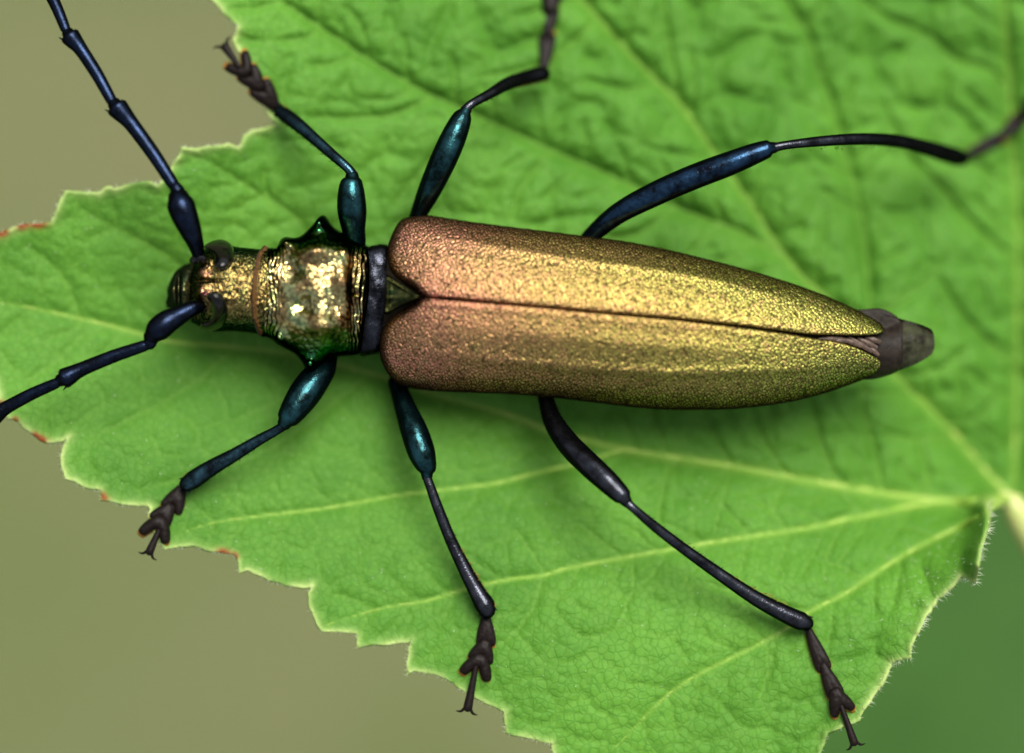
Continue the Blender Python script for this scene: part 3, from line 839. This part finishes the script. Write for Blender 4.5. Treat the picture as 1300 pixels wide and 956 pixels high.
def pro_top(n, x, y):
    z = -0.20 + 0.93 * n ** 0.85
    g = lambda cx, cy, rx, ry, h: h * np.exp(-((x - cx) / rx) ** 2 - ((y - cy) / ry) ** 2)
    z = z + g(408,318,25,13,.19) + g(414,414,24,14,.18) + g(437,356,12,20,.13) + g(392,352,9,8,.08) + g(405,281,8,9,.26) + g(394,464,8,9,.26) + g(363,307,8,7,.24) + g(355,431,8,8,.20) + g(442,318,7,9,.08)
    z = z - g(352,376,14,20,.06) - g(388,388,16,13,.15) - g(372,345,10,14,.08) - g(425,380,10,26,.05) - g(450,372,5,70,.05) - g(384,350,12,14,.04)
    wx = x + 5 * (fbm(x, y, 16, 2) - 0.5) * 2
    edge = np.clip(np.exp(-((x - 340) / 16) ** 2) + np.exp(-((x - 459) / 12) ** 2), 0, 1)
    z = z + edge * 0.024 * np.sin(wx * 1.25 + 2.2 * fbm(x, y, 30, 4) * 6) * np.clip(n * 2, 0, 1)
    # rugose middle: crossing ridges
    r1 = 1 - np.abs(2 * vnoise(x + .4 * y, y, 8, 5) - 1); r2 = 1 - np.abs(2 * vnoise(x, y, 5.5, 8) - 1)
    mid = np.clip(1 - edge, 0, 1) * np.clip(n * 1.5, 0, 1)
    z = z + mid * (0.05 * (vnoise(x, y, 22, 3) - .5) + 0.008 * r1 ** 2 - 0.009 * crumple(x, y)) + 0.012 * (vnoise(x, y, 3, 6) - .5) * np.clip(n * 3, 0, 1)
    z = z + 0.03 * np.exp(-((x - 467) / 2.5) ** 2) * np.clip(n * 4, 0, 1)
    return z
def pro_attr(x, y, n):
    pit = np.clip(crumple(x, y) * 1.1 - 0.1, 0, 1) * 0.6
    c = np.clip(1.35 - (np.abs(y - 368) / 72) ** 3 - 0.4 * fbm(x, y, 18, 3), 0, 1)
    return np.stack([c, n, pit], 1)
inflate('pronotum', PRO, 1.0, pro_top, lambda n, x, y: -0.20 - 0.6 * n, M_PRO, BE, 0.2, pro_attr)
RING = smooth_line([(336,314,-.02),(329,324,.25),(324.5,344,.475),(322.5,366,.56),(322.5,388,.515),(324.5,409,.35),(330,424,.0)], 1.0)
v, f = tube_geo([P(*q) for q in RING], [0.026] * len(RING), 10); obj('neck_collar', v, f, M_RING, BE)
hv, hf = [], []
for _ in range(420):
    q = RING[random.randrange(len(RING))] + np.array([random.uniform(-2, 1), random.uniform(-1, 1), 0.02])
    L = random.uniform(3, 6.5); p0 = P(*q); p1 = P(q[0] + L, q[1] + random.uniform(-1.5, 1.5), q[2] + random.uniform(.0, .05))
    o = len(hv); hv += [p0 + Vector((0, .006, 0)), p0 - Vector((0, .006, 0)), p0 + Vector((0, 0, .01)), p1]
    hf += [(o, o + 1, o + 3), (o + 1, o + 2, o + 3), (o + 2, o, o + 3)]
tag(obj('neck_hairs', hv, hf, M_NECKHAIR, BE), kind='stuff')

# -- head
HEAD = smooth_line([(336,316),(318,314),(302,312.5),(293,311),(283,308.5),(270,308),(260,312),(250,322),(243,334),(238,347),(235,362),(235,378),(238,394),(238,407),(246,412),(258,418.5),(271,420.5),(290,420),(310,421.5),(330,424),(350,424),(362,400),(362,340),(350,317)], 3, True)
def head_top(n, x, y):
    z = -0.22 + 0.80 * n ** 0.85
    z = z - 0.22 * np.clip((262 - x) / 28, 0, 1)
    g = lambda cx, cy, rx, ry, h: h * np.exp(-((x - cx) / rx) ** 2 - ((y - cy) / ry) ** 2)
    z = z + g(255,345,10,9,.14) + g(255,371,10,9,.14) + g(262,357,14,2.2,-.07) + g(253,326,7,7,-.08) + g(252,393,9,9,-.12) + g(275,357,14,2.0,-.04)
    st = np.sin(x * 1.35 + 5 * fbm(x, y, 12, 3)) * np.clip((x - 278) / 10, 0, 1)
    return z + (0.007 * st + 0.022 * (fbm(x, y, 4.5, 7, 2) - .5)) * np.clip(n * 3, 0, 1)
def head_attr(x, y, n):
    c = np.clip(1.2 - (np.abs(y - 366) / 50) ** 4 - 0.4 * fbm(x, y, 12, 2), 0, 1)
    g = lambda cx, cy, r: np.exp(-((x - cx) ** 2 + (y - cy) ** 2) / r ** 2)
    return np.stack([c, np.clip(1.2 * (g(256,345,11) + g(256,371,11)), 0, 1)], 1)
inflate('head', HEAD, 1.0, head_top, lambda n, x, y: -0.25 - 0.45 * n, M_HEAD, BE, 0.2, head_attr)
MOUTH = smooth_line([(248,330),(236,333),(226,337),(217,346),(211,359),(208,368),(209,374),(206.5,382),(208,389),(216,393),(230,398),(245,402),(252,365)], 3, True)
inflate('mouthparts', MOUTH, 1.5, lambda n, x, y: -0.42 + 0.42 * n - 0.10 * np.exp(-((x - 226) / 3) ** 2) + 0.06 * np.exp(-((x - 219) / 6) ** 2 - ((y - 366) / 9) ** 2) + 0.03 * (fbm(x, y, 6, 2) - .5), lambda n, x, y: -0.45 - 0.25 * n, M_MOUTH, BE, 0.0)
def eye(pts):
    zz = lambda x, y: 0.66 - 0.45 * np.clip((np.abs(y - 365) - 8) / 46, 0, 1.3) ** 1.5
    inflate('eye', smooth_line(pts, 1.2, True), 0.8, lambda n, x, y: zz(x, y) + 0.17 * n ** 0.8, lambda n, x, y: zz(x, y) - 0.30 * n, M_EYE, BE, 0.3)
eye([(259,311),(268,305),(280,303),(291,308),(297,318),(297,331),(290,341),(280,343),(273,338),(274,329),(271,323),(265,319),(260,316)])
eye([(267,372),(278,370),(287,377),(291,390),(289,404),(281,415),(267,421),(255,420),(255,411),(265,407),(270,400),(271,392),(269,385),(265,379)])
for pts in ([(246,331,.36,6),(252,327,.40,7),(258,329,.40,5)], [(247,386,.26,6),(254,388,.30,7.5),(260,391,.32,5)]):
    v, f = tube_px(pts, 12, .8, 1.5); obj('antenna_socket', v, f, M_EYE, BE)

# -- feelers
def antenna(scape, pedicel, segs):
    c = P(*scape[0][:3])
    root = empty('antenna', c, BE)
    v, f = tube_px(scape, 16, 1, 2.5); obj('scape', v, f, M_ANT, root)
    v, f = tube_px(pedicel, 12, 1, 2); obj('pedicel', v, f, M_ANT, root)
    for (a, b, w) in segs:
        w *= 1.13
        a = np.array(a, float); b = np.array(b, float); L = np.hypot(*(b - a)[:2]); nrm = np.array([-(b - a)[1], (b - a)[0], 0]) / L
        p = lambda t, r, bow: tuple(a + (b - a) * t + nrm * bow) + (r,)
        bw = 2.5
        v, f = tube_px([p(0, w * .36, 0), p(.06, w * .42, 0), p(.4, w * .48, bw), p(.75, w * .53, bw), p(.9, w * .68, 1), p(.975, w * .74, 0), p(1.0, w * .5, 0)], 14, 1, 3)
        g = [(v, f)]
        for sgn in (-1, 1):                                        # short spine at the outer end
            q = a + (b - a) * 0.96 + nrm * sgn * w * 0.52; e = a + (b - a) * (1 + (3.0 if sgn < 0 else 1.0) / L) + nrm * sgn * w * (0.76 if sgn < 0 else 0.6)
            g.append(tube_px([(*q, 1.8), (*((q + e) / 2), 1.3), (*e, 0.35)], 6, 1, 3))
        v, f = merge(*g); obj('antenna_segment', v, f, M_ANT, root)
antenna([(253,328,.36,7),(249,312,.45,10),(242,293,.56,14),(234,273,.62,17),(229,259,.62,17.5),(227,252,.6,14)],
        [(227,250,.6,8),(226,244,.6,9.5),(223,238,.6,8)],
        [((223,238,.58),(146,133,.5),16.5), ((144,131,.5),(87,43,.40),15), ((85,40,.4),(45,-38,.15),14), ((43,-41,.15),(5,-120,-.1),13), ((3,-123,-.1),(-35,-200,-.5),12)])
antenna([(253,389,.34,8),(243,392,.38,10),(228,400,.42,12.5),(212,409,.46,15.5),(200,419,.46,15.5),(193,427,.44,11)],
        [(194,430,.44,7.5),(190,436,.43,8.5),(187,437,.42,7.5)],
        [((188,437,.42),(78,482,.35),15.5), ((76,484,.35),(-12,531,.22),14.5), ((-14,532,.2),(-95,575,.0),13.5), ((-97,576,0),(-175,615,-.3),12.5)])

# -- legs
def bristles(a, b, off, n, length, mt, parent, side, w):
    VV, FF = [], []
    a = np.array(a, float); b = np.array(b, float); d = b - a; L = np.hypot(*d[:2]); d2 = d[:2] / L; nr = np.array([-d2[1], d2[0]]) * side
    for _ in range(n):
        t = random.random() ** 0.6
        if t < off: continue
        q = a + d * t; r = w * (0.55 + 0.4 * t)
        sp = random.uniform(0.55, 1.0)
        base = P(q[0] + nr[0] * r * sp, q[1] + nr[1] * r * sp, q[2] + random.uniform(-.05, .05))
        ln = length * random.uniform(.6, 1.3)
        dr = nr * random.uniform(.3, .9) + d2 * random.uniform(.4, 1.0)
        tip = P(q[0] + nr[0] * r * sp + dr[0] * ln, q[1] + nr[1] * r * sp + dr[1] * ln, q[2] + random.uniform(-.06, .04))
        s = Vector((d2[0], -d2[1], 0)) * 0.006
        o = len(VV); VV += [base + s, base - s, base + Vector((0, 0, .009)), tip]
        FF += [(o, o + 1, o + 3), (o + 1, o + 2, o + 3), (o + 2, o, o + 3)]
    if VV: tag(obj('bristles', VV, FF, mt, parent), kind='stuff')

def heart(name, mt, parent, a, b, w, z, notch, grow=0.0, shift_=0.0):
    """flat heart-shaped foot segment from a to b"""
    a = np.array(a, float); b = np.array(b, float); d = b - a; L = np.hypot(*d); d /= L; n = np.array([-d[1], d[0]])
    w = w * 1.1
    half = [(0, .16), (.2, .28), (.5, .42), (.78, .50), (.92, .5), (1.0, .42), (1.02, .28), (1 - .4 * notch, .13), (1 - .75 * notch, .03)]
    pts = half + [(t, -u) for t, u in half[::-1]]
    poly = np.array([a + d * (t * L + shift_) + n * u * w for t, u in pts])
    if grow:
        c = poly.mean(0); poly = c + (poly - c) * (1 + grow / w * 2)
    poly = smooth_line(poly, 1.5, True)
    h = w / 100
    run = lambda x, y: np.clip(((x - a[0]) * d[0] + (y - a[1]) * d[1]) / L, 0, 1)
    zz = lambda x, y: z[0] + (z[1] - z[0]) * run(x, y)
    if grow:
        return inflate(name, poly, 1.5, lambda m, x, y: zz(x, y) - .035 + .02 * m, lambda m, x, y: zz(x, y) - .09 - .02 * m, mt, parent, float(np.mean(z)))
    lat = lambda x, y: np.abs((x - a[0]) * n[0] + (y - a[1]) * n[1]) / w
    return inflate(name, poly, 1.3, lambda m, x, y: zz(x, y) + .20 * h * m - .03 * h * np.exp(-(lat(x, y) / .08) ** 2) * run(x, y) + .006 * (vnoise(x, y, 4, 2) - .5), lambda m, x, y: zz(x, y) - .14 * h * m - .01, mt, parent, float(np.mean(z)))

def leg(femur, tibia, feet, claw, m_f, m_t, side, hair):
    root = empty('leg', P(*femur[0][:3]), BE)
    fa, ta = np.array(femur[-1], float), np.array(tibia[0], float)
    femur = femur + [tuple(np.append(fa[:3] + (ta[:3] - fa[:3]) * .42, fa[3] * .72))]
    tibia = [tuple(np.append(ta[:3] - (ta[:3] - fa[:3]) * .45, ta[3] * 1.25)), tuple(np.append(ta[:3], ta[3] * 1.18))] + list(tibia[1:])
    v, f = tube_px(femur, 18, 1.0, 3); obj('femur', v, f, m_f, root)
    # knee: two small side lobes and a pale joint
    a = np.array(femur[-1][:3]); t0 = np.array(tibia[0][:3])
    dk = (t0 - a)[:2] / (np.hypot(*(t0 - a)[:2]) + 1e-6)
    up = np.array([0, 0, femur[-1][3] * .0042]); ax_ = np.array([dk[0], dk[1], 0])
    v, f = tube_px([(*(a + up + ax_ * femur[-1][3] * .25), femur[-1][3] * .36), (*((a + t0) / 2 + up * .55 + ax_ * femur[-1][3] * .35), femur[-1][3] * .42), (*(t0 + ax_ * 2), tibia[0][3] * 1.2)], 10, 1, 2); obj('knee_joint', v, f, M_JOINT, root)
    v, f = tube_px(tibia, 14, 1.0, 3)
    e = np.array(tibia[-1][:3]); q = np.array(tibia[-2][:3]); d = (e - q) / np.hypot(*(e - q)[:2]); n = np.array([-d[1], d[0], 0]); r = tibia[-1][3]
    g = [(v, f)]
    for sg in (-1, 1):                                              # end spurs
        s0 = e + n * sg * r * .75 - d * 2; s1 = e + n * sg * r * 1.05 + d * 6
        g.append(tube_px([(*s0, 1.9), (*((s0 + s1) / 2), 1.3), (*s1, 0.4)], 6, 1, 2))
    v, f = merge(*g); obj('tibia', v, f, m_t, root)
    h = len(tibia) // 2
    bristles(tibia[h][:3], tibia[-1][:3], 0.0, hair, 6.5, M_GOLDHAIR, root, side, tibia[-1][3])
    bristles(tibia[1][:3], tibia[-1][:3], 0.0, 70, 5.0, M_DARKHAIR, root, -side, tibia[-1][3])
    bristles(tibia[1][:3], tibia[h][:3], 0.0, 30, 4.0, M_DARKHAIR, root, side, tibia[h][3])
    for (a, b, w) in feet:
        za = leafz(*a) if FOOT(a) else feet_z; zb = leafz(*b) if FOOT(b) else feet_z
        za = max(za, zmin) + 0.075; zb = max(zb, zmin) + 0.045
        nt = 0.55 if w > 33 else 0.3 if w > 24 else 0.12
        heart('tarsal_segment', M_TAR, root, a, b, w, (za, zb), nt)
        heart('tarsal_pad', M_PAD, root, a, b, w, (za, zb), nt, 0.8, 3.0)
    (a, b, w) = claw
    za = max(leafz(*a), zmin) + 0.11; zb = max(leafz(*b), zmin) + 0.07
    a = np.array(a, float); b = np.array(b, float); d = (b - a) / np.hypot(*(b - a)); n = np.array([-d[1], d[0]])
    m = (a + b) / 2
    v, f = tube_px([(*a, za, w * .22), (*m, (za + zb) / 2, w * .34), (*b, zb, w * .46)], 12, 0.8, 2); obj('claw_segment', v, f, M_TAR, root)
    for sg in (-1, 1):
        c0 = b + n * sg * w * .2; c1 = b + d * w * .5 + n * sg * w * .6; c2 = b + d * w * .55 + n * sg * w * 1.05
        v, f = tube_px([(*c0, zb, w * .17), (*c1, zb - .01, w * .13), (*c2, zb - .05, w * .04)], 8, 1, 1.5); obj('claw', v, f, M_TAR, root)
FOOT = lambda p: True
feet_z = -0.5; zmin = -9.0

# front legs
leg([(452,306,-.15,13),(449,292,-.08,15),(447,270,.02,18.5),(446,252,.06,18),(446,236,.06,15.5),(447,228,.05,12.5)],
    [(447,221,.05,5.5),(441,213,.05,6),(425,199,-.02,6.5),(400,177,-.18,7.5),(378,158,-.36,9),(362,146,-.52,9.8),(356,142,-.56,8.5)],
    [((352,138),(328,108),29),((333,114),(312,90),28),((316,96),(298,74),34)], ((303,84),(286,60),13), M_FEM, M_TIB, 1, 90)
leg([(416,455,-.25,13),(410,468,-.2,17),(398,484,-.1,20),(386,501,-.02,20.5),(373,520,.04,17.5),(364,533,.05,13.5)],
    [(359,541,.04,5.5),(350,547,.04,6),(330,558,-.02,7),(300,576,-.08,8.5),(270,593,-.13,10.5),(247,608,-.17,12),(238,614,-.18,10.5)],
    [((232,617),(216,648),27),((219,640),(200,664),27),((206,655),(194,684),38)], ((205,666),(190,700),12), M_FEM, M_TIB, 1, 110)
# middle legs
leg([(527,284,-.5,10),(533,268,-.35,11.5),(546,240,-.15,15),(562,205,.0,17),(575,176,.02,16.5),(585,153,.0,13.5),(589,145,0,10.5)],
    [(593,137,0,5),(600,131,-.02,5.5),(622,119,-.2,6.5),(645,106,-.5,8.5),(668,99,-.8,10),(684,95,-.95,10.5),(690,94,-1.0,9)],
    [((690,92),(696,42),20),((695,48),(699,8),22),((698,16),(702,-22),30)], ((700,-8),(706,-62),12), M_FEM, M_BROWNLEG, 1, 60)
leg([(503,486,-.5,11),(509,502,-.4,12.5),(516,522,-.25,14.5),(526,548,-.08,17.5),(535,574,.0,17.5),(541,592,.0,13.5),(542,598,0,11)],
    [(542,606,0,5),(546,617,.0,6),(556,645,-.02,6.8),(572,685,-.05,7.5),(590,722,-.07,9),(606,752,-.08,11),(616,769,-.08,13),(618,774,-.08,11.5)],
    [((617,779),(617,820),23),((617,812),(609,840),30),((612,830),(602,860),38)], ((605,842),(594,898),13), M_FEM, M_BROWNLEG, -1, 90)
# hind legs
leg([(735,316,-.5,8),(752,298,-.35,11),(785,271,-.1,13.5),(830,247,.06,15.5),(880,225,.15,16),(925,208,.2,15.5),(958,195,.22,13.5),(976,188.5,.22,11)],
    [(984,187,.22,5),(1000,184,.2,5.6),(1040,179.5,.05,6.6),(1090,176.5,-.2,7.6),(1135,178.5,-.6,8.4),(1170,186,-1.0,9.5),(1200,195,-1.4,11.5),(1217,200,-1.65,11.5),(1222,201,-1.7,9)],
    [((1220,201),(1272,174),17),((1266,178),(1300,148),19),((1294,154),(1322,122),26)], ((1312,134),(1340,96),11), M_HIND, M_BROWNLEG, 1, 50)
leg([(690,494,-.5,9),(694,510,-.4,10.5),(703,536,-.2,13),(722,564,.05,15),(748,590,.3,15.5),(773,613,.45,14.5),(791,631,.5,11.5)],
    [(797,639,.5,5),(806,647,.5,5.5),(832,669,.42,6.5),(870,698,.3,7),(915,730,.18,8),(960,760,.08,9.5),(1000,781,.0,11.5),(1018,789,-.04,12),(1023,791,-.05,10)],
    [((1025,796),(1047,850),19),((1044,842),(1062,884),21),((1058,874),(1072,906),30)], ((1066,890),(1084,942),12), M_BROWNLEG, M_BROWNLEG, -1, 60)
